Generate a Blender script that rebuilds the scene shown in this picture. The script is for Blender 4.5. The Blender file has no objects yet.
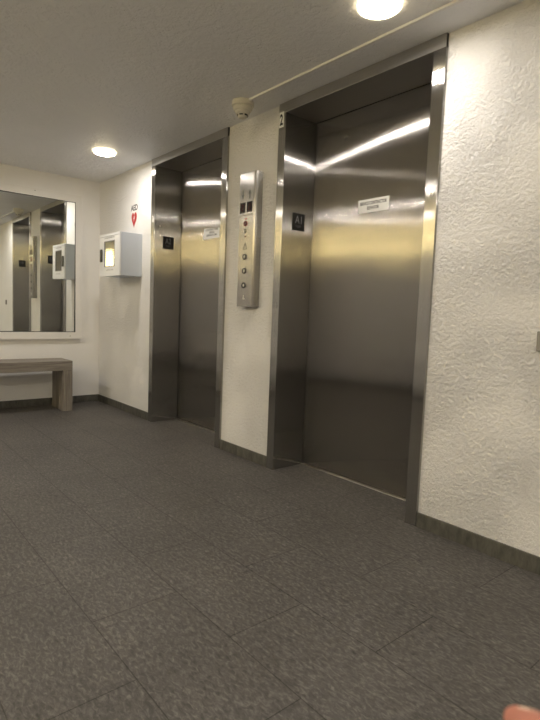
import bpy, bmesh, math, random
from mathutils import Vector, Matrix
random.seed(4)
C = bpy.context.scene.collection
# ---------------------------------------------------------------- dimensions (metres)
H = 2.1887                      # ceiling height
HD = 2.130                      # clear height of the elevator openings
P, W, REC = 0.015, 0.062, 0.242 # frame projection, jamb face width, depth of door behind wall face
E1L, E1R, E2L, E2R = 1.1316, 2.2159, 2.7365, 3.8296
XE, YS = 8.2, -3.7              # end of the room behind the camera, opposite wall
BB, BT = 0.068, 0.011           # tile skirting height and thickness

# ---------------------------------------------------------------- helpers
def thing(name, label, cat, loc=(0, 0, 0), group=None):
    o = bpy.data.objects.new(name, None); C.objects.link(o)
    o.empty_display_size = 0.1
    o.location = loc; o['label'] = label; o['category'] = cat
    if group: o['group'] = group
    return o
def tag(o, label, cat, group=None):
    o['label'] = label; o['category'] = cat
    if group: o['group'] = group
    return o
def root_loc(parent):
    l = Vector((0, 0, 0))
    while parent is not None:
        l += parent.location; parent = parent.parent
    return l
def obj(name, bm, m, parent=None, smooth=False, bevel=0, at=None, segs=2):
    """bm in WORLD coordinates -> mesh object; origin at 'at' (or parent's origin)."""
    org = Vector(at) if at is not None else root_loc(parent)
    bmesh.ops.transform(bm, matrix=Matrix.Translation(-org), verts=bm.verts)
    me = bpy.data.meshes.new(name); bm.normal_update(); bm.to_mesh(me); bm.free()
    if smooth:
        for p in me.polygons: p.use_smooth = True
    me.materials.append(m)
    o = bpy.data.objects.new(name, me); C.objects.link(o)
    if parent is not None:
        o.parent = parent; o.location = org - root_loc(parent)
    else:
        o.location = org
    if bevel:
        b = o.modifiers.new('bevel', 'BEVEL'); b.width = bevel; b.segments = segs; b.limit_method = 'ANGLE'
        b.harden_normals = False
    return o
def box(bm, x0, x1, y0, y1, z0, z1):
    vs = [bm.verts.new((x, y, z)) for x in (x0, x1) for y in (y0, y1) for z in (z0, z1)]
    for f in ((0, 1, 3, 2), (4, 6, 7, 5), (0, 4, 5, 1), (2, 3, 7, 6), (0, 2, 6, 4), (1, 5, 7, 3)):
        bm.faces.new([vs[i] for i in f])
    return bm
def bx(*a):
    bm = box(bmesh.new(), *a); bmesh.ops.recalc_face_normals(bm, faces=bm.faces); return bm
def lathe(prof, n=40, mat=None):
    """prof: (r, z) from top to bottom; spun round Z, then transformed by mat."""
    bm = bmesh.new(); rings = []
    for r, z in prof:
        if r < 1e-6: rings.append([bm.verts.new((0, 0, z))])
        else: rings.append([bm.verts.new((r * math.cos(t * 2 * math.pi / n), r * math.sin(t * 2 * math.pi / n), z)) for t in range(n)])
    for a, b in zip(rings, rings[1:]):
        for i in range(n):
            j = (i + 1) % n
            if len(a) == 1: bm.faces.new((a[0], b[i], b[j]))
            elif len(b) == 1: bm.faces.new((a[i], a[j], b[0]))
            else: bm.faces.new((a[i], a[j], b[j], b[i]))
    bmesh.ops.recalc_face_normals(bm, faces=bm.faces)
    if mat is not None: bmesh.ops.transform(bm, matrix=mat, verts=bm.verts)
    return bm
def prism(pts, d, mat):
    """flat outline pts (x, y) extruded d along +z, then mat."""
    bm = bmesh.new()
    a = [bm.verts.new((x, y, 0)) for x, y in pts]; b = [bm.verts.new((x, y, d)) for x, y in pts]
    bm.faces.new(list(reversed(a))); bm.faces.new(b)
    for i in range(len(pts)):
        j = (i + 1) % len(pts); bm.faces.new((a[i], a[j], b[j], b[i]))
    bmesh.ops.triangulate(bm, faces=[f for f in bm.faces if len(f.verts) > 4])
    bmesh.ops.recalc_face_normals(bm, faces=bm.faces)
    bmesh.ops.transform(bm, matrix=mat, verts=bm.verts)
    return bm
# frames: local x,y = plane of a sign, z = out of it
def plane_ny(x, y, z):  # faces -y
    return Matrix(((1, 0, 0, x), (0, 0, -1, y), (0, 1, 0, z), (0, 0, 0, 1)))
def plane_px(x, y, z):  # faces +x, text runs towards +y
    return Matrix(((0, 0, 1, x), (1, 0, 0, y), (0, 1, 0, z), (0, 0, 0, 1)))
def plane_nx(x, y, z):  # faces -x
    return Matrix(((0, 0, -1, x), (-1, 0, 0, y), (0, 1, 0, z), (0, 0, 0, 1)))
def text(name, lines, w, h, m, parent, mat, d=0.0006, bold=0.0, gap=1.25):
    """lines of lettering fitted into w x h, centred on mat's origin."""
    cu = bpy.data.curves.new(name, 'FONT'); cu.body = '\n'.join(lines)
    cu.align_x = 'CENTER'; cu.extrude = 0.5; cu.offset = bold; cu.space_line = gap; cu.resolution_u = 3
    t = bpy.data.objects.new(name, cu); C.objects.link(t)
    dg = bpy.context.evaluated_depsgraph_get(); dg.update()
    me = bpy.data.meshes.new_from_object(t.evaluated_get(dg))
    bpy.data.objects.remove(t); bpy.data.curves.remove(cu)
    bm = bmesh.new(); bm.from_mesh(me); bpy.data.meshes.remove(me)
    xs = [v.co.x for v in bm.verts]; ys = [v.co.y for v in bm.verts]; zs = [v.co.z for v in bm.verts]
    cx, cy = (min(xs) + max(xs)) / 2, (min(ys) + max(ys)) / 2
    sx, sy, sz = w / (max(xs) - min(xs)), h / (max(ys) - min(ys)), d / (max(zs) - min(zs))
    for v in bm.verts: v.co = Vector(((v.co.x - cx) * sx, (v.co.y - cy) * sy, (v.co.z - min(zs)) * sz))
    bmesh.ops.transform(bm, matrix=mat, verts=bm.verts)
    return obj(name, bm, m, parent)

# ---------------------------------------------------------------- materials
def mat(name, col=(.5, .5, .5), rough=.5, metal=0, spec=.5, emit=None, estr=0):
    m = bpy.data.materials.new(name); m.use_nodes = True
    b = m.node_tree.nodes['Principled BSDF']
    b.inputs['Base Color'].default_value = (*col, 1); b.inputs['Roughness'].default_value = rough
    b.inputs['Metallic'].default_value = metal; b.inputs['Specular IOR Level'].default_value = spec
    if emit: b.inputs['Emission Color'].default_value = (*emit, 1); b.inputs['Emission Strength'].default_value = estr
    return m
class NT:
    def __init__(s, m): s.t = m.node_tree; s.b = s.t.nodes['Principled BSDF']
    def n(s, typ, **kw):
        nd = s.t.nodes.new(typ)
        for k, v in kw.items():
            if k.startswith('_'): setattr(nd, k[1:], v)
            else: nd.inputs[k.replace('_', ' ')].default_value = v
        return nd
    def l(s, a, b): s.t.links.new(a, b)
def mapping(k, scale=(1, 1, 1), loc=(0, 0, 0)):
    g = k.n('ShaderNodeNewGeometry'); mp = k.n('ShaderNodeMapping')
    mp.inputs['Scale'].default_value = scale; mp.inputs['Location'].default_value = loc
    k.l(g.outputs['Position'], mp.inputs['Vector']); return mp
def ramp(k, src, stops):
    r = k.n('ShaderNodeValToRGB'); e = r.color_ramp.elements
    while len(e) < len(stops): e.new(.5)
    for el, (p, c) in zip(e, stops):
        el.position = p; el.color = (*c, 1) if len(c) == 3 else c
    k.l(src, r.inputs['Fac']); return r

def plaster(name, col, strength, dist, lo=.0, rough=.75, spec=.3, scale=1.0):
    m = mat(name, col, rough, 0, spec); k = NT(m)
    mp = mapping(k)
    wv = k.n('ShaderNodeTexNoise', Scale=9 * scale, Detail=3, Roughness=.5)
    k.l(mp.outputs[0], wv.inputs['Vector'])
    mx = k.n('ShaderNodeMix', _data_type='RGBA', _blend_type='LINEAR_LIGHT'); mx.inputs[0].default_value = .012
    k.l(mp.outputs[0], mx.inputs[6]); k.l(wv.outputs['Color'], mx.inputs[7])
    a = k.n('ShaderNodeTexNoise', Scale=60 * scale, Detail=6, Roughness=.66, Distortion=.0)
    k.l(mx.outputs[2], a.inputs['Vector'])
    ra = ramp(k, a.outputs['Fac'], [(.40, (0, 0, 0)), (.56, (.8, .8, .8)), (.68, (1, 1, 1))])
    # patches where the trowel left the coat thicker or smoother
    pt = k.n('ShaderNodeTexNoise', Scale=3.2, Detail=2)
    k.l(mp.outputs[0], pt.inputs['Vector'])
    rp = ramp(k, pt.outputs['Fac'], [(.35, (.35,) * 3), (.62, (1,) * 3)])
    mu = k.n('ShaderNodeMath', _operation='MULTIPLY'); k.l(ra.outputs[0], mu.inputs[0]); k.l(rp.outputs[0], mu.inputs[1])
    bp = k.n('ShaderNodeBump', Strength=strength, Distance=dist)
    k.l(mu.outputs[0], bp.inputs['Height']); k.l(bp.outputs[0], k.b.inputs['Normal'])
    cr = ramp(k, pt.outputs['Fac'], [(.3, tuple(c * .95 for c in col)), (.7, col)])
    k.l(cr.outputs[0], k.b.inputs['Base Color'])
    return m
WALL = plaster('rough_white_plaster', (.80, .785, .755), 1.0, .0062)
WALLB = plaster('smooth_white_plaster', (.80, .785, .755), .45, .002)
CEIL = plaster('painted_ceiling', (.84, .84, .85), .9, .005, rough=.40, spec=.45, scale=.45)
FARW = mat('warm_grey_paint', (.50, .48, .455), .7)

def steel(name, horiz=False, col=(.37, .355, .335), rough=.125, aniso=.92, tilt=1.6):
    m = mat(name, col, rough, 1.0); k = NT(m)
    g = k.n('ShaderNodeNewGeometry')
    if horiz:
        k.b.inputs['Tangent'].default_value = (0, 0, 0)
        cv = k.n('ShaderNodeCombineXYZ', X=1.0); tan = cv.outputs[0]; sc = (4, 260, 260)
    else:
        cr = k.n('ShaderNodeVectorMath', _operation='CROSS_PRODUCT'); cr.inputs[0].default_value = (0, 0, 1)
        k.l(g.outputs['True Normal'], cr.inputs[1]); tan = cr.outputs[0]; sc = (420, 420, 2.2)
    k.l(tan, k.b.inputs['Tangent'])
    k.b.inputs['Anisotropic'].default_value = aniso
    mp = k.n('ShaderNodeMapping'); mp.inputs['Scale'].default_value = sc
    k.l(g.outputs['Position'], mp.inputs['Vector'])
    n1 = k.n('ShaderNodeTexNoise', Scale=1, Detail=3, Roughness=.6); k.l(mp.outputs[0], n1.inputs['Vector'])
    n2 = k.n('ShaderNodeTexNoise', Scale=2.3, Detail=4, Roughness=.55); k.l(g.outputs['Position'], n2.inputs['Vector'])
    ad = k.n('ShaderNodeMath', _operation='ADD'); k.l(n1.outputs['Fac'], ad.inputs[0]); k.l(n2.outputs['Fac'], ad.inputs[1])
    mr = k.n('ShaderNodeMapRange'); mr.inputs['From Min'].default_value = .6; mr.inputs['From Max'].default_value = 1.4
    mr.inputs['To Min'].default_value = rough - .02; mr.inputs['To Max'].default_value = rough + .02
    k.l(ad.outputs[0], mr.inputs['Value']); k.l(mr.outputs[0], k.b.inputs['Roughness'])
    if not horiz:
        # the grain: countless upright scratches, each tipping the surface a little sideways
        w1 = k.n('ShaderNodeTexWhiteNoise', _noise_dimensions='3D'); w2 = k.n('ShaderNodeTexWhiteNoise', _noise_dimensions='3D')
        o2 = k.n('ShaderNodeVectorMath', _operation='ADD'); o2.inputs[1].default_value = (3.17, 7.91, 1.3)
        k.l(g.outputs['Position'], w1.inputs['Vector']); k.l(g.outputs['Position'], o2.inputs[0]); k.l(o2.outputs[0], w2.inputs['Vector'])
        sm = k.n('ShaderNodeMath', _operation='ADD'); k.l(w1.outputs['Value'], sm.inputs[0]); k.l(w2.outputs['Value'], sm.inputs[1])
        am = k.n('ShaderNodeMath', _operation='MULTIPLY_ADD'); k.l(sm.outputs[0], am.inputs[0]); am.inputs[1].default_value = tilt; am.inputs[2].default_value = -tilt
        tv = k.n('ShaderNodeVectorMath', _operation='SCALE'); k.l(tan, tv.inputs[0]); k.l(am.outputs[0], tv.inputs['Scale'])
        nv = k.n('ShaderNodeVectorMath', _operation='ADD'); k.l(g.outputs['Normal'], nv.inputs[0]); k.l(tv.outputs[0], nv.inputs[1])
        nn = k.n('ShaderNodeVectorMath', _operation='NORMALIZE'); k.l(nv.outputs[0], nn.inputs[0]); k.l(nn.outputs[0], k.b.inputs['Normal'])
    c2 = ramp(k, n1.outputs['Fac'], [(.3, tuple(c * .93 for c in col)), (.7, tuple(min(1, c * 1.05) for c in col))])
    k.l(c2.outputs[0], k.b.inputs['Base Color'])
    return m
STEEL = steel('brushed_steel')
STEELF = steel('brushed_steel_frame', col=(.42, .41, .39), rough=.13, tilt=1.0)
STEELH = steel('brushed_steel_header', True, col=(.42, .41, .395), rough=.36, aniso=.6)
PANEL = steel('brushed_steel_panel', col=(.36, .345, .32), rough=.24, aniso=.8, tilt=.6)

def tile_floor():
    m = mat('dark_stone_tile', (.1, .1, .1), .55, 0, .4); k = NT(m)
    mp = mapping(k, loc=(-(4.29 - .62 * 20), -(.003 - .2965 * 20), 0))
    br = k.n('ShaderNodeTexBrick', Scale=1, _offset=.5, _offset_frequency=2, _squash=1)
    br.inputs['Brick Width'].default_value = .62; br.inputs['Row Height'].default_value = .2965
    br.inputs['Mortar Size'].default_value = .0019; br.inputs['Mortar Smooth'].default_value = .25
    br.inputs['Color1'].default_value = (.95, .95, .95, 1); br.inputs['Color2'].default_value = (1.0, 1.0, 1.0, 1)
    br.inputs['Bias'].default_value = 0
    br.inputs['Mortar'].default_value = (.36, .34, .32, 1)
    k.l(mp.outputs[0], br.inputs['Vector'])
    m2 = mapping(k, scale=(45, 100, 1)); f = k.n('ShaderNodeTexNoise', Scale=1.0, Detail=6, Roughness=.7, Distortion=.7)
    k.l(m2.outputs[0], f.inputs['Vector'])
    m3 = mapping(k); big = k.n('ShaderNodeTexNoise', Scale=2.6, Detail=5, Roughness=.6); k.l(m3.outputs[0], big.inputs['Vector'])
    c1 = ramp(k, f.outputs['Fac'], [(.30, (.036, .033, .029)), (.50, (.077, .071, .064)), (.70, (.168, .155, .141))])
    c2 = ramp(k, big.outputs['Fac'], [(.3, (.86, .86, .86)), (.7, (1.12, 1.12, 1.12))])
    a = k.n('ShaderNodeMix', _data_type='RGBA', _blend_type='MULTIPLY'); a.inputs[0].default_value = 1
    k.l(c1.outputs[0], a.inputs[6]); k.l(c2.outputs[0], a.inputs[7])
    b = k.n('ShaderNodeMix', _data_type='RGBA', _blend_type='MULTIPLY'); b.inputs[0].default_value = 1
    k.l(a.outputs[2], b.inputs[6]); k.l(br.outputs['Color'], b.inputs[7])
    k.l(b.outputs[2], k.b.inputs['Base Color'])
    iv = k.n('ShaderNodeMath', _operation='SUBTRACT'); iv.inputs[0].default_value = 1; k.l(br.outputs['Fac'], iv.inputs[1])
    sc = k.n('ShaderNodeMath', _operation='MULTIPLY_ADD'); k.l(f.outputs['Fac'], sc.inputs[0]); sc.inputs[1].default_value = .8
    k.l(iv.outputs[0], sc.inputs[2])
    bp = k.n('ShaderNodeBump', Strength=.6, Distance=.0018); k.l(sc.outputs[0], bp.inputs['Height']); k.l(bp.outputs[0], k.b.inputs['Normal'])
    return m
FLOOR = tile_floor()
def skirting(name, axis):
    m = mat(name, (.05, .055, .05), .5, 0, .4); k = NT(m)
    mp = mapping(k, scale=(30, 30, 10)); f = k.n('ShaderNodeTexNoise', Scale=1, Detail=6, Roughness=.7); k.l(mp.outputs[0], f.inputs['Vector'])
    c = ramp(k, f.outputs['Fac'], [(.3, (.045, .044, .037)), (.7, (.125, .120, .100))])
    # the joint between skirting tiles, every 0.31 m
    g = k.n('ShaderNodeNewGeometry'); sp = k.n('ShaderNodeSeparateXYZ'); k.l(g.outputs['Position'], sp.inputs[0])
    md = k.n('ShaderNodeMath', _operation='PINGPONG'); k.l(sp.outputs[axis], md.inputs[0]); md.inputs[1].default_value = .155
    gt = k.n('ShaderNodeMath', _operation='GREATER_THAN'); k.l(md.outputs[0], gt.inputs[0]); gt.inputs[1].default_value = .0012
    a = k.n('ShaderNodeMix', _data_type='RGBA'); k.l(gt.outputs[0], a.inputs[0]); a.inputs[6].default_value = (.09, .09, .08, 1)
    k.l(c.outputs[0], a.inputs[7]); k.l(a.outputs[2], k.b.inputs['Base Color'])
    return m
SKX = skirting('skirting_tile', 0); SKY = skirting('skirting_tile_far', 1)
def wood():
    m = mat('weathered_grey_oak', (.2, .18, .15), .6, 0, .3); k = NT(m)
    tc = k.n('ShaderNodeTexCoord'); mp = k.n('ShaderNodeMapping'); mp.inputs['Scale'].default_value = (38, 2.2, 38)
    k.l(tc.outputs['Object'], mp.inputs['Vector'])
    f = k.n('ShaderNodeTexNoise', Scale=1, Detail=6, Roughness=.65, Distortion=.8); k.l(mp.outputs[0], f.inputs['Vector'])
    c = ramp(k, f.outputs['Fac'], [(.28, (.115, .098, .08)), (.5, (.215, .19, .16)), (.75, (.31, .28, .24))])
    k.l(c.outputs[0], k.b.inputs['Base Color'])
    bp = k.n('ShaderNodeBump', Strength=.4, Distance=.002); k.l(f.outputs['Fac'], bp.inputs['Height']); k.l(bp.outputs[0], k.b.inputs['Normal'])
    return m
WOOD = wood()
def woodz():
    m = WOOD.copy(); m.name = 'weathered_grey_oak_upright'
    m.node_tree.nodes['Mapping'].inputs['Scale'].default_value = (38, 38, 2.2); return m
WOODV = woodz()
MIRROR = mat('mirror_glass', (.86, .88, .86), .004, 1.0)
MFRAME = mat('white_painted_wood', (.74, .72, .68), .45)
BLACK = mat('black_plastic', (.012, .012, .012), .35)
BLACKM = mat('black_sign_plastic', (.010, .010, .010), .5)
INK = mat('black_ink', (.015, .015, .015), .6)
WHITE = mat('white_sign', (.82, .82, .80), .4)
GREYT = mat('raised_grey_lettering', (.30, .30, .31), .5)
AEDW = mat('white_powder_coat', (.78, .79, .80), .35)
AEDS = mat('pale_grey_powder_coat', (.60, .64, .70), .45)
RED = mat('red_vinyl', (.40, .02, .02), .45)
REDB = mat('red_metal', (.22, .05, .04), .35, .6)
ALU = mat('bright_aluminium', (.80, .77, .72), .28, 1.0)
CREAM = mat('cream_plastic', (.62, .59, .50), .45)
RACE = mat('white_raceway_plastic', (.78, .76, .73), .4)
DISP = mat('dark_display_glass', (.012, .008, .010), .12)
DSEG = mat('dim_red_segments', (.10, .008, .01), .3)
BTN = mat('button_lens', (.72, .70, .62), .3)
LENS = mat('lit_diffuser', (.9, .88, .8), .5, 0, .5, (1.0, .94, .88), 100)
LENSB = mat('lit_diffuser_brighter', (.9, .88, .8), .5, 0, .5, (1.0, .94, .88), 350)
RING = mat('glowing_lamp_rim', (.80, .74, .55), .45, 0, .5, (1.0, .84, .55), 4)
SHADE = mat('lit_amber_shade', (.9, .8, .5), .5, 0, .5, (1.0, .80, .38), 13)
BRASS = mat('brass', (.6, .45, .2), .35, 1)
GREYM = mat('grey_metal_plate', (.30, .29, .26), .45, .6)
SHAFT = mat('dark_shaft', (.02, .02, .02), .9)
AEDIN = mat('aed_case', (.16, .17, .15), .5)
GLASS = mat('clear_glass', (1, 1, 1), .02); GLASS.node_tree.nodes['Principled BSDF'].inputs['Transmission Weight'].default_value = 1
GLASS.node_tree.nodes['Principled BSDF'].inputs['IOR'].default_value = 1.52

def struct(name, bm, m, **kw):
    o = obj(name, bm, m, **kw); o['kind'] = 'structure'; return o

# ---------------------------------------------------------------- the room
struct('floor', bx(-.1, XE + .1, YS - .1, .30, -.10, 0), FLOOR)
struct('ceiling', bx(-.1, XE + .1, YS - .1, .30, H, H + .10), CEIL)
bm = bmesh.new()
for a, b in ((0, E1L), (E1R, E2L), (E2R, XE)): box(bm, a, b, 0, .23, 0, H)
bmesh.ops.recalc_face_normals(bm, faces=bm.faces)
struct('wall_right', bm, WALL)
struct('wall_back', bx(-.1, 0, YS, .23, 0, H), WALLB)
struct('wall_left', bx(0, XE, YS - .1, YS, 0, H), FARW)
struct('wall_front', bx(XE, XE + .1, YS, .23, 0, H), FARW)
bm = bmesh.new()
for a, b in ((BT, E1L), (E1R, E2L), (E2R, XE)): box(bm, a, b, -BT, 0, 0, BB)
bmesh.ops.recalc_face_normals(bm, faces=bm.faces)
struct('baseboard_right', bm, SKX, bevel=.0015)
struct('baseboard_back', bx(0, BT, YS, 0, 0, BB), SKY, bevel=.0015)
struct('baseboard_left', bx(BT, XE, YS, YS + BT, 0, BB), SKX, bevel=.0015)

# ---------------------------------------------------------------- elevators
def screw(name, M, r, parent, m=ALU):
    return obj(name, lathe([(0, .0022), (r * .7, .0022), (r, .0008), (r, 0), (0, 0)], 20, M), m, parent, smooth=True)
def elevator(xl, xr, flabel, dlabel, near):
    xm = (xl + xr) / 2
    fr = thing('elevator_door_frame', flabel, 'door frame', (xm, 0, 0), 'steel elevator door frames')
    for a, b in ((xl, xl + W), (xr - W, xr)):
        obj('side_jamb', bx(a, b, -P, 0.237, 0, HD), STEELF, fr, bevel=.0022)
    obj('header', bx(xl, xr, -P, 0.237, HD, H - .001), STEELH, fr, bevel=.0015)
    obj('threshold', bx(xl + W, xr - W, .229, .300, 0, .004), ALU, fr, bevel=.001)
    # floor-mark plate with raised tactile lettering on the inner face of the far jamb
    for sd_ in (1, -1):
        x = xl + W if sd_ > 0 else xr - W
        pl = obj('tactile_plate', bx(min(x, x + sd_ * .003), max(x, x + sd_ * .003), .066, .166, 1.469, 1.572), BLACKM, fr, bevel=.001)
        text('raised_lettering', ['A1'] if near else ['A2'], .052, .045, GREYT, pl,
             plane_px(x + .003, .114, 1.534) if sd_ > 0 else plane_nx(x - .003, .114, 1.534), .0012, bold=-.01)
        bm = bmesh.new()
        for i in range(5):
            for j in range(2):
                if (i * 3 + j * 5) % 4:
                    xa, xb = sorted((x + sd_ * .003, x + sd_ * .0042))
                    box(bm, xa, xb, .094 + i * .009, .097 + i * .009, 1.488 + j * .008, 1.491 + j * .008)
        bmesh.ops.recalc_face_normals(bm, faces=bm.faces); obj('braille', bm, GREYT, pl)
    if near:
        npl = obj('number_plate', bx(xl + .006, xl + .046, -P - .0025, -P, 2.050, 2.138), WHITE, fr, bevel=.0008)
        text('numeral', ['2'], .026, .064, INK, npl, plane_ny(xl + .026, -P - .0025, 2.094), .0008, bold=.03)
        screw('fastener', plane_ny(xr - W * .42, -P, 1.515), .008, fr)
    else:
        screw('fastener', plane_px(xl + W, .035, 1.648), .007, fr)
    dr = thing('elevator_door', dlabel, 'elevator door', (xm, REC, 0), 'steel elevator doors')
    obj('door_panel', bx(xl + W - .02, xr - W + .02, REC, REC + .035, .008, HD + .03), STEEL, dr)
    return fr, dr
f1, d1 = elevator(E1L, E1R, 'brushed steel frame round the farther elevator, nearest the far corner',
                  'farther stainless steel elevator door with a crooked paper notice at its right edge', False)
f2, d2 = elevator(E2L, E2R, 'brushed steel frame of the nearer elevator, with a white number 2 at its upper corner',
                  'nearer large stainless steel elevator door bearing a white two-line sign', True)
struct('wall_shaft', bx(0, XE, .282, .30, 0, H), SHAFT)
# sign on the nearer door
sg = obj('sign', bx(3.161, 3.374, REC - .003, REC, 1.543, 1.6165), WHITE, d2, bevel=.0008)
text('lettering', ['SERVICE CONTRACTOR', 'ELEVATOR'], .186, .045, INK, sg, plane_ny(3.2675, REC - .003, 1.581), .0006, bold=.02, gap=1.05)
obj('keyhole', lathe([(0, .001), (.006, .001), (.010, .003), (.013, .003), (.014, 0)], 24, plane_ny(3.04, REC, 1.995)), STEELF, d2, smooth=True)
# paper notice on the farther door (slightly crooked, lower edge curled, older paper behind)
nt = obj('paper_notice', prism([(-.118, -.040), (.116, -.046), (.114, .030), (-.100, .040)], .001, plane_ny(1.655, REC, 1.578)), WHITE, d1)
text('lettering', ['CONTRACTORS', 'USE #2', 'SERVICE CAR'], .18, .058, INK, nt, plane_ny(1.662, REC - .001, 1.582), .0005, bold=.015, gap=1.0)
obj('old_paper', prism([(-.07, -.02), (.07, -.02), (.068, .02), (-.066, .022)], .0006, plane_ny(1.60, REC, 1.548)), CREAM, d1)

# ---------------------------------------------------------------- call station between the elevators
px0, px1, PF = 2.425, 2.588, -.055
cp = thing('elevator_call_panel', 'tall narrow steel call panel with round buttons between the two elevators', 'control panel', (2.506, 0, 1.0))
bm = bmesh.new()
out = [(px0, 0), (px0, PF + .004), (px0 + .004, PF), (px1 - .014, PF), (px1 - .004, PF + .006), (px1, PF + .018), (px1, 0)]
def ring(z): return [bm.verts.new((x, y, z)) for x, y in out]
a, b = ring(1.0), ring(1.832)
for i in range(len(out)):
    j = (i + 1) % len(out); bm.faces.new((a[i], a[j], b[j], b[i]))
bm.faces.new(a); bm.faces.new(list(reversed(b))); bmesh.ops.recalc_face_normals(bm, faces=bm.faces)
obj('housing', bm, PANEL, cp)
obj('upper_faceplate', bx(px0 + .004, px1 - .016, PF - .0022, PF, 1.580, 1.828), PANEL, cp, bevel=.0008)
obj('trim_strip', bx(px0 + .004, px1 - .016, PF - .004, PF, 1.568, 1.577), ALU, cp, bevel=.0008)
U = PF - .0022
for i, xx in enumerate((2.436, 2.506)):
    dsp = obj('floor_display', bx(xx, xx + .055, U - .0018, U, 1.588, 1.652), DISP, cp, bevel=.0008)
    bm = bmesh.new()
    for (a_, b_, c_, d_) in ((.018, .036, .046, .049), (.018, .036, .030, .033), (.018, .036, .014, .017), (.034, .037, .030, .049), (.017, .020, .014, .032)):
        box(bm, xx + a_, xx + b_, U - .0026, U - .0018, 1.588 + c_, 1.588 + d_)
    bmesh.ops.recalc_face_normals(bm, faces=bm.faces); obj('digit_segments', bm, DSEG, dsp)
    ar = [(-.013, 0), (0, .028), (.013, 0), (.005, 0), (.005, -.03), (-.005, -.03), (-.005, 0)]
    if i == 0: ar = [(x_, -y_) for x_, y_ in reversed(ar)]
    obj('direction_arrow', prism(ar, .0008, plane_ny(xx + .028, U, 1.700)), AEDIN, cp)
def btn_parts(z, name, rim, lens, r=.0185):
    M = plane_ny(2.498, PF, z)
    o = obj(name, lathe([(r * .62, .001), (r * .62, .004), (r * .72, .0065), (r * .95, .006), (r, .003), (r, 0), (0, 0)], 28, M), rim, cp, smooth=True)
    obj('button_face', lathe([(0, .0046), (r * .5, .0042), (r * .6, .002), (r * .6, 0), (0, 0)], 24, M), lens, o, smooth=True)
    return o
for z in (1.313, 1.225, 1.134): btn_parts(z, 'call_button', BLACK, BTN)
o = btn_parts(1.520, 'fire_key_switch', REDB, PANEL, .0165); o['label'] = 'red ringed key switch'
obj('key_slot', bx(2.4965, 2.4995, PF - .0062, PF - .004, 1.512, 1.528), BLACK, o)
o = btn_parts(1.474, 'key_switch', ALU, BTN, .013)
obj('key_slot', bx(2.497, 2.499, PF - .0062, PF - .004, 1.468, 1.480), BLACK, o)
obj('indicator_lamp', lathe([(0, .004), (.004, .003), (.005, 0)], 16, plane_ny(2.498, PF, 1.440)), REDB, cp, smooth=True)
text('fire_lettering', ['FIRE'], .028, .008, RED, cp, plane_ny(2.498, PF, 1.550), .0006)
# engraved warning mark: a triangle outline with a flame stroke, then the mark below the buttons
bm = bmesh.new()
tri = [(-.024, -.018), (.024, -.018), (0, .024)]; tin = [(-.017, -.014), (.017, -.014), (0, .015)]
vo = [bm.verts.new((x_, y_, .0008)) for x_, y_ in tri]; vi = [bm.verts.new((x_, y_, .0008)) for x_, y_ in tin]
for i in range(3): bm.faces.new((vo[i], vo[(i + 1) % 3], vi[(i + 1) % 3], vi[i]))
r_ = bmesh.ops.extrude_face_region(bm, geom=bm.faces[:]); 
for v in r_['geom']:
    if isinstance(v, bmesh.types.BMVert): v.co.z = 0
box(bm, -.0018, .0018, -.010, .006, 0, .0008)
bmesh.ops.recalc_face_normals(bm, faces=bm.faces); bmesh.ops.transform(bm, matrix=plane_ny(2.498, PF, 1.378), verts=bm.verts)
obj('warning_mark', bm, AEDIN, cp)
obj('lower_mark', prism([(-.012, -.010), (.012, -.010), (.012, -.004), (.004, -.004), (.004, .016), (-.004, .016), (-.004, -.004), (-.012, -.004)], .0008, plane_ny(2.498, PF, 1.056)), BTN, cp)

# ---------------------------------------------------------------- defibrillator cabinet and its wall sign
ax0, ax1, ay, az0, az1 = .520, .948, -.205, 1.238, 1.600
ab = thing('defibrillator_cabinet', 'white wall cabinet with a small glazed door, below the red heart sign', 'cabinet', ((ax0 + ax1) / 2, 0, az0))
bm = bmesh.new(); t = .012
for q in ((ax0, ax1, ay + .016, 0, az0, az0 + t), (ax0, ax1, ay + .016, 0, az1 - t, az1), (ax0, ax0 + t, ay + .016, 0, az0 + t, az1 - t),
          (ax1 - t, ax1, ay + .016, 0, az0 + t, az1 - t), (ax0 + t, ax1 - t, -t, 0, az0 + t, az1 - t)): box(bm, *q)
bmesh.ops.recalc_face_normals(bm, faces=bm.faces); o = obj('case', bm, AEDS, ab, bevel=.0015); o['label'] = 'pale blue-grey case'
wx0, wx1, wz0, wz1 = .622, .848, 1.316, 1.540
bm = bmesh.new()
for q in ((ax0 - .003, wx0, ay, ay + .014, az0 - .002, az1 + .002), (wx1, ax1 + .002, ay, ay + .014, az0 - .002, az1 + .002),
          (wx0, wx1, ay, ay + .014, az0 - .002, wz0), (wx0, wx1, ay, ay + .014, wz1, az1 + .002)): box(bm, *q)
bmesh.ops.remove_doubles(bm, verts=bm.verts, dist=1e-5); bmesh.ops.recalc_face_normals(bm, faces=bm.faces)
dd = obj('cabinet_door', bm, AEDW, ab)
obj('window_pane', bx(wx0 - .000, wx1 + .000, ay + .005, ay + .009, wz0, wz1), GLASS, dd)
obj('window_gasket', (lambda b: (box(b, wx0, wx0 + .006, ay - .001, ay + .005, wz0, wz1), box(b, wx1 - .006, wx1, ay - .001, ay + .005, wz0, wz1),
     box(b, wx0 + .006, wx1 - .006, ay - .001, ay + .005, wz0, wz0 + .006), box(b, wx0 + .006, wx1 - .006, ay - .001, ay + .005, wz1 - .006, wz1), b)[-1])(bmesh.new()), GREYT, dd)
obj('door_pull', bx(.547, .590, ay - .012, ay, 1.362, 1.474), BLACK, dd, bevel=.005)
text('door_lettering', ['AUTOMATED DEFIBRILLATOR'], .21, .012, GREYT, dd, plane_ny(.735, ay, 1.566), .0005)
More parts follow.
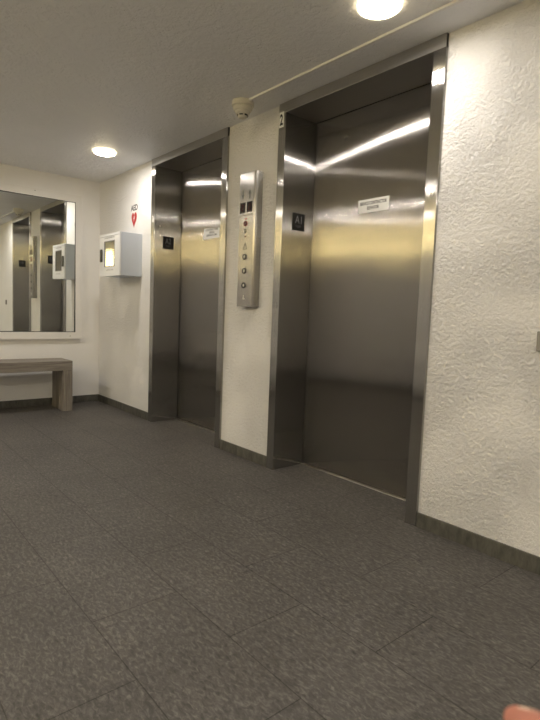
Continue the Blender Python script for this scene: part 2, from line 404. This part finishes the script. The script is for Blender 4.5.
text('lower_lettering', ['ALARM WILL SOUND'], .15, .010, GREYT, dd, plane_ny(.745, ay, 1.288), .0005)
bm = bmesh.new()
box(bm, ax0 + .004, ax1 - .006, ay - .001, ay, az1 - .022, az1 - .019); bmesh.ops.recalc_face_normals(bm, faces=bm.faces)
obj('door_seam', bm, GREYT, dd)
dv = thing('defibrillator', 'grey portable defibrillator case seen through the glass of the white wall cabinet', 'defibrillator', (.735, -.08, az0 + .012))
o = obj('body', bx(.62, .85, -.14, -.03, az0 + t, az0 + .235), AEDIN, dv, bevel=.02, segs=4)
obj('handle', (lambda b: (box(b, .68, .70, -.10, -.07, az0 + .235, az0 + .275), box(b, .77, .79, -.10, -.07, az0 + .235, az0 + .275), box(b, .68, .79, -.10, -.07, az0 + .262, az0 + .285), b)[-1])(bmesh.new()), BLACK, dv, bevel=.004)
obj('front_label', bx(.665, .805, -.1415, -.140, az0 + .07, az0 + .19), WHITE, dv, bevel=.001)

ws = thing('defibrillator_sign', 'AED lettering above a small red heart, on the plaster over the white cabinet', 'sign', (.78, 0, 1.68))
text('lettering', ['AED'], .135, .050, INK, ws, plane_ny(.782, 0, 1.847), .0008, bold=.02)
hp = []
for i in range(48):
    q = i / 48 * 2 * math.pi
    hp.append((16 * math.sin(q) ** 3, 13 * math.cos(q) - 5 * math.cos(2 * q) - 2 * math.cos(3 * q) - math.cos(4 * q)))
hp = [(-x_ * .052 / 16, y_ * .066 / 14.5 - .002) for x_, y_ in hp]
ht = obj('heart', prism(hp, .001, plane_ny(.783, 0, 1.752)), RED, ws)
obj('lightning_bolt', prism([(.002, .024), (-.011, -.003), (-.002, -.003), (-.006, -.026), (.011, .005), (.002, .005), (.009, .024)], .0008, plane_ny(.783, -.001, 1.752)), WHITE, ht)

# ---------------------------------------------------------------- mirror and bench at the far wall
gy0, gy1, gz0, gz1 = -1.50, -.250, .706, 1.953
mr = thing('wall_mirror', 'large rectangular mirror in a flat white frame above the bench', 'mirror', (0, -1.0, .64))
bm = bx(.0, .004, gy0 - .01, gy1 + .01, gz0 - .01, gz1 + .01)    # hangs a little out of true
for v in bm.verts: v.co.x = (.021 if v.co.x > .002 else .002) + (.0155 * (v.co.y + .6) + .0098 * (v.co.z - 1.33) if v.co.x > .002 else 0)
bmesh.ops.recalc_face_normals(bm, faces=bm.faces)
obj('mirror_glass', bm, MIRROR, mr)
bm = bmesh.new()
oy0, oy1, oz0, oz1 = gy0 - .057, -.193, .638, 2.020
for q in ((0, .034, oy0, gy0, oz0, oz1), (0, .034, gy1, oy1, oz0, oz1), (0, .034, gy0, gy1, oz0, gz0), (0, .034, gy0, gy1, gz1, oz1)): box(bm, *q)
bmesh.ops.remove_doubles(bm, verts=bm.verts, dist=1e-5); bmesh.ops.recalc_face_normals(bm, faces=bm.faces)
obj('frame', bm, MFRAME, mr)
bm = bmesh.new(); g = .005
for q in ((.024, .033, gy0, gy0 + g, gz0, gz1), (.024, .033, gy1 - g, gy1, gz0, gz1), (.024, .033, gy0, gy1, gz0, gz0 + g), (.024, .033, gy0, gy1, gz1 - g, gz1)): box(bm, *q)
bmesh.ops.recalc_face_normals(bm, faces=bm.faces); obj('inner_bead', bm, BLACKM, mr)
for yy, zz in ((-.178, .70), (-.30, .668), (-.62, 2.0)):
    if zz > .69 and zz < .71: continue
    obj('screw', lathe([(0, .0018), (.004, .0014), (.005, 0)], 14, plane_px(.034, yy, zz)), GREYM, mr, smooth=True)

bn = thing('bench', 'low weathered grey wooden bench with thick slab ends, under the mirror', 'bench', (.24, -1.0, 0))
bx0, bx1 = .085, .392
obj('seat', bx(bx0, bx1, -1.60, -.400, .374, .462), WOOD, bn, bevel=.003)
for a, b in ((-.487, -.400), (-1.60, -1.513)): obj('leg', bx(bx0, bx1, a, b, 0, .374), WOODV, bn, bevel=.003)

# ---------------------------------------------------------------- ceiling lamps, detector, raceway
def lamp(x, y, label, em):
    o = thing('ceiling_lamp', label, 'ceiling lamp', (x, y, H), 'round surface ceiling lamps')
    M = Matrix.Translation((x, y, H))
    obj('rim', lathe([(0, 0), (.082, 0), (.086, -.004), (.086, -.016), (.080, -.020), (.076, -.018), (.076, -.002)], 48, M), RING, o, smooth=False)
    obj('diffuser', lathe([(.0755, -.006), (.0755, -.0165), (.07, -.0185), (.04, -.0195), (0, -.020)], 48, M), em, o, smooth=True)
    return o
lamp(1.055, -.385, 'round glowing ceiling lamp nearest the far wall and mirror', LENS)
lamp(3.760, -.385, 'round glowing ceiling lamp at the top edge of the picture, before the nearer elevator', LENS)
lamp(4.66, -2.52, 'round glowing ceiling lamp behind the viewer, out of the picture', LENSB)
lamp(1.00, -2.78, 'round glowing ceiling lamp by the opposite wall, out of the picture', LENSB)
lamp(6.9, -.9, 'round glowing ceiling lamp farthest from the mirror, out of the picture', LENSB)

sd = thing('smoke_detector', 'cream stepped smoke detector on the ceiling between the two elevator frames', 'smoke detector', (2.612, -.190, H))
M = Matrix.Translation((2.612, -.190, H)) @ Matrix.Scale(1.13, 4)
obj('base', lathe([(0, 0), (.056, 0), (.058, -.004), (.058, -.022), (.054, -.026), (0, -.026)], 40, M), CREAM, sd, smooth=False, bevel=.001)
obj('sensor_head', lathe([(.050, -.026), (.051, -.034), (.045, -.046), (.040, -.048), (.036, -.060), (.027, -.064), (.025, -.076), (.018, -.082), (0, -.083)], 40, M), CREAM, sd, smooth=False)
bm = bmesh.new()
for i in range(6):
    q = i * math.pi / 3 + math.radians(-53); b2 = bmesh.new()
    box(b2, .0248, .0285, -.009, .009, -.073, -.067); bmesh.ops.rotate(b2, cent=(0, 0, 0), matrix=Matrix.Rotation(q, 3, 'Z'), verts=b2.verts)
    tm = bpy.data.meshes.new('t'); b2.to_mesh(tm); b2.free(); bm.from_mesh(tm); bpy.data.meshes.remove(tm)
bmesh.ops.recalc_face_normals(bm, faces=bm.faces); bmesh.ops.transform(bm, matrix=M, verts=bm.verts)
obj('vent_slots', bm, BLACK, sd)
rc = obj('surface_raceway', bx(2.672, XE - .01, -.196, -.180, H - .011, H), RACE, bevel=.002, at=(2.672, -.188, H))
tag(rc, 'thin white cable raceway running along the ceiling away from the smoke detector', 'raceway')

# wall plate at the right edge of the view
wp = thing('wall_plate', 'small grey plate on the rough plaster wall, right of the nearer elevator', 'wall plate', (4.34, 0, .90))
obj('plate', bx(4.300, 4.385, -.012, 0, .858, .934), GREYM, wp, bevel=.003)
obj('screw', lathe([(0, .0018), (.004, .0014), (.005, 0)], 14, plane_ny(4.342, -.012, .896)), ALU, wp, smooth=True)

# warm wall lamps on the opposite side, seen only as the amber band in the steel and the cabinet's glass
for i, x in enumerate((1.9, 4.3, 7.05)):
    lb = ('amber wall lamp opposite the farther elevator', 'amber wall lamp opposite the nearer elevator', 'amber wall lamp farthest from the mirror wall')[i]
    o = thing('wall_lamp', lb, 'wall lamp', (x, YS, 1.95), 'amber wall lamps opposite the elevators')
    obj('back_plate', bx(x - .05, x + .05, YS, YS + .015, 1.86, 2.06), BRASS, o, bevel=.003)
    obj('shade', bx(x - .20, x + .20, YS + .015, YS + .09, 1.77, 2.15), SHADE, o, bevel=.01)

# ---------------------------------------------------------------- camera
cam = bpy.data.cameras.new('camera'); co = bpy.data.objects.new('camera', cam); C.objects.link(co)
CAM = Vector((5.1522, -2.0544, .9666)); yaw, pit, roll, f = .7011, -.0912, .0371, 516.26
fw = Vector((-math.cos(yaw) * math.cos(pit), math.sin(yaw) * math.cos(pit), math.sin(pit)))
r = fw.cross(Vector((0, 0, 1))).normalized(); u = r.cross(fw)
R_ = math.cos(roll) * r + math.sin(roll) * u; U_ = -math.sin(roll) * r + math.cos(roll) * u
co.matrix_world = Matrix(((R_.x, U_.x, -fw.x, CAM.x), (R_.y, U_.y, -fw.y, CAM.y), (R_.z, U_.z, -fw.z, CAM.z), (0, 0, 0, 1)))
cam.sensor_fit = 'VERTICAL'; cam.sensor_height = 36; cam.lens = f / 720 * 36; cam.clip_start = .02
cam.dof.use_dof = True; cam.dof.focus_distance = 3.6; cam.dof.aperture_fstop = 8.0
bpy.context.scene.camera = co

# ---------------------------------------------------------------- the photographer's hand in the lower right corner
SKIN = mat('skin', (.36, .145, .10), .5, 0, .4); SKIN.node_tree.nodes['Principled BSDF'].inputs['Subsurface Weight'].default_value = .15
SKIN.node_tree.nodes['Principled BSDF'].inputs['Subsurface Scale'].default_value = .01
NAIL = mat('pale_nail', (.80, .58, .42), .3)
def ray(px, py, d): return CAM + ((px - 270) / f * R_ - (py - 360) / f * U_ + fw).normalized() * d
def skin_chain(name, chains, parent, m, lv=2):
    """chains: list of lists of (point, radius); each chain shares its first point with an earlier one if equal."""
    verts, rad, edges, idx = [], [], [], {}
    for ch in chains:
        prev = None
        for p_, r_ in ch:
            key = tuple(round(c, 5) for c in p_)
            if key not in idx: idx[key] = len(verts); verts.append(p_); rad.append(r_)
            if prev is not None: edges.append((prev, idx[key]))
            prev = idx[key]
    org = root_loc(parent)
    me = bpy.data.meshes.new(name); me.from_pydata([tuple(Vector(v) - org) for v in verts], edges, [])
    o = bpy.data.objects.new(name, me); C.objects.link(o); o.parent = parent
    s = o.modifiers.new('skin', 'SKIN'); s.use_smooth_shade = True; s.branch_smoothing = .6
    for i, v in enumerate(me.skin_vertices[0].data): v.radius = (rad[i], rad[i]); v.use_root = (i == 0)
    sb = o.modifiers.new('sub', 'SUBSURF'); sb.levels = lv; sb.render_levels = lv
    dg = bpy.context.evaluated_depsgraph_get(); dg.update()
    nm = bpy.data.meshes.new_from_object(o.evaluated_get(dg)); o.modifiers.clear(); o.data = nm
    nm.materials.clear(); nm.materials.append(m)
    for p_ in nm.polygons: p_.use_smooth = True
    return o
tip = ray(512, 718, .34)
A_ = (ray(556, 741, .30) - tip).normalized()           # finger axis, from the tip back to the knuckle
Dn = (-U_ - A_ * (-U_).dot(A_)).normalized()           # down across the hand
Bk = A_.cross(Dn).normalized()
if Bk.dot(fw) > 0: Bk = -Bk                            # towards the viewer
def h(a, d, b): return tip + A_ * a + Dn * d + Bk * b
hd_ = thing('person', 'fingertip of the hand of the person taking the picture, in the bottom right corner', 'person', tuple(h(.16, .04, 0)))
wr = h(.175, .045, .0); pc = h(.125, .040, 0)
chains = [[(wr, .026), (pc, .030)],
          [(pc, .030), (h(.078, .004, 0), .0125), (h(.045, .000, -.002), .0098), (h(.022, .000, 0), .0086), (h(0, 0, 0), .0068)],
          [(pc, .030), (h(.082, .032, 0), .0120), (h(.058, .042, .008), .0098), (h(.046, .044, .026), .0088), (h(.056, .043, .040), .0070)],
          [(pc, .030), (h(.078, .047, 0), .0120), (h(.044, .050, .008), .0095), (h(.026, .050, .026), .0085), (h(.036, .049, .041), .0068)],
          [(pc, .030), (h(.086, .066, 0), .0110), (h(.060, .071, .010), .0085), (h(.046, .070, .025), .0076), (h(.055, .068, .036), .0062)],
          [(pc, .030), (h(.128, .012, .026), .0135), (h(.106, .020, .044), .0110), (h(.086, .024, .054), .0088)],
          [(wr, .026), (h(.24, .07, .0), .029), (h(.36, .13, 0), .038)]]
skin_chain('body', chains, hd_, SKIN)
sl = lathe([(.040, 0), (.046, .004), (.050, .10), (.056, .22), (.050, .225), (.044, .11), (.038, .006), (.040, 0)], 28)
ax = (h(.36, .13, 0) - h(.24, .07, 0)).normalized()
bmesh.ops.transform(sl, matrix=Matrix.Translation(h(.30, .10, 0)) @ ax.to_track_quat('Z', 'Y').to_matrix().to_4x4(), verts=sl.verts)
obj('sleeve', sl, mat('dark_cotton', (.03, .03, .035), .9), hd_, smooth=True)
# nail of the index finger: a thin curved shell on its upper side
bm = bmesh.new(); rows = []
for i in range(7):
    a_ = .013 + .012 * i / 6; row = []
    for j in range(7):
        q = math.radians(-24 + 48 * j / 6); rr = .0072 + .0008 * i / 6
        row.append(bm.verts.new(h(a_, 0, 0) - Dn * (rr * math.cos(q)) + Bk * (rr * math.sin(q))))
    rows.append(row)
for i in range(6):
    for j in range(6): bm.faces.new((rows[i][j], rows[i + 1][j], rows[i + 1][j + 1], rows[i][j + 1]))
o = obj('fingernail', bm, NAIL, hd_, smooth=True); sm = o.modifiers.new('solid', 'SOLIDIFY'); sm.thickness = .0008

# ---------------------------------------------------------------- render look
w = bpy.data.worlds.new('world'); bpy.context.scene.world = w; w.use_nodes = True
w.node_tree.nodes['Background'].inputs['Color'].default_value = (0, 0, 0, 1)
sc = bpy.context.scene
sc.view_settings.view_transform = 'Standard'; sc.view_settings.look = 'None'; sc.view_settings.gamma = 1
sc.view_settings.use_curve_mapping = False; sc.view_settings.exposure = 0.66
sc.cycles.max_bounces = 10; sc.cycles.diffuse_bounces = 6; sc.cycles.glossy_bounces = 6
sc.cycles.sample_clamp_indirect = 6; sc.cycles.use_denoising = True
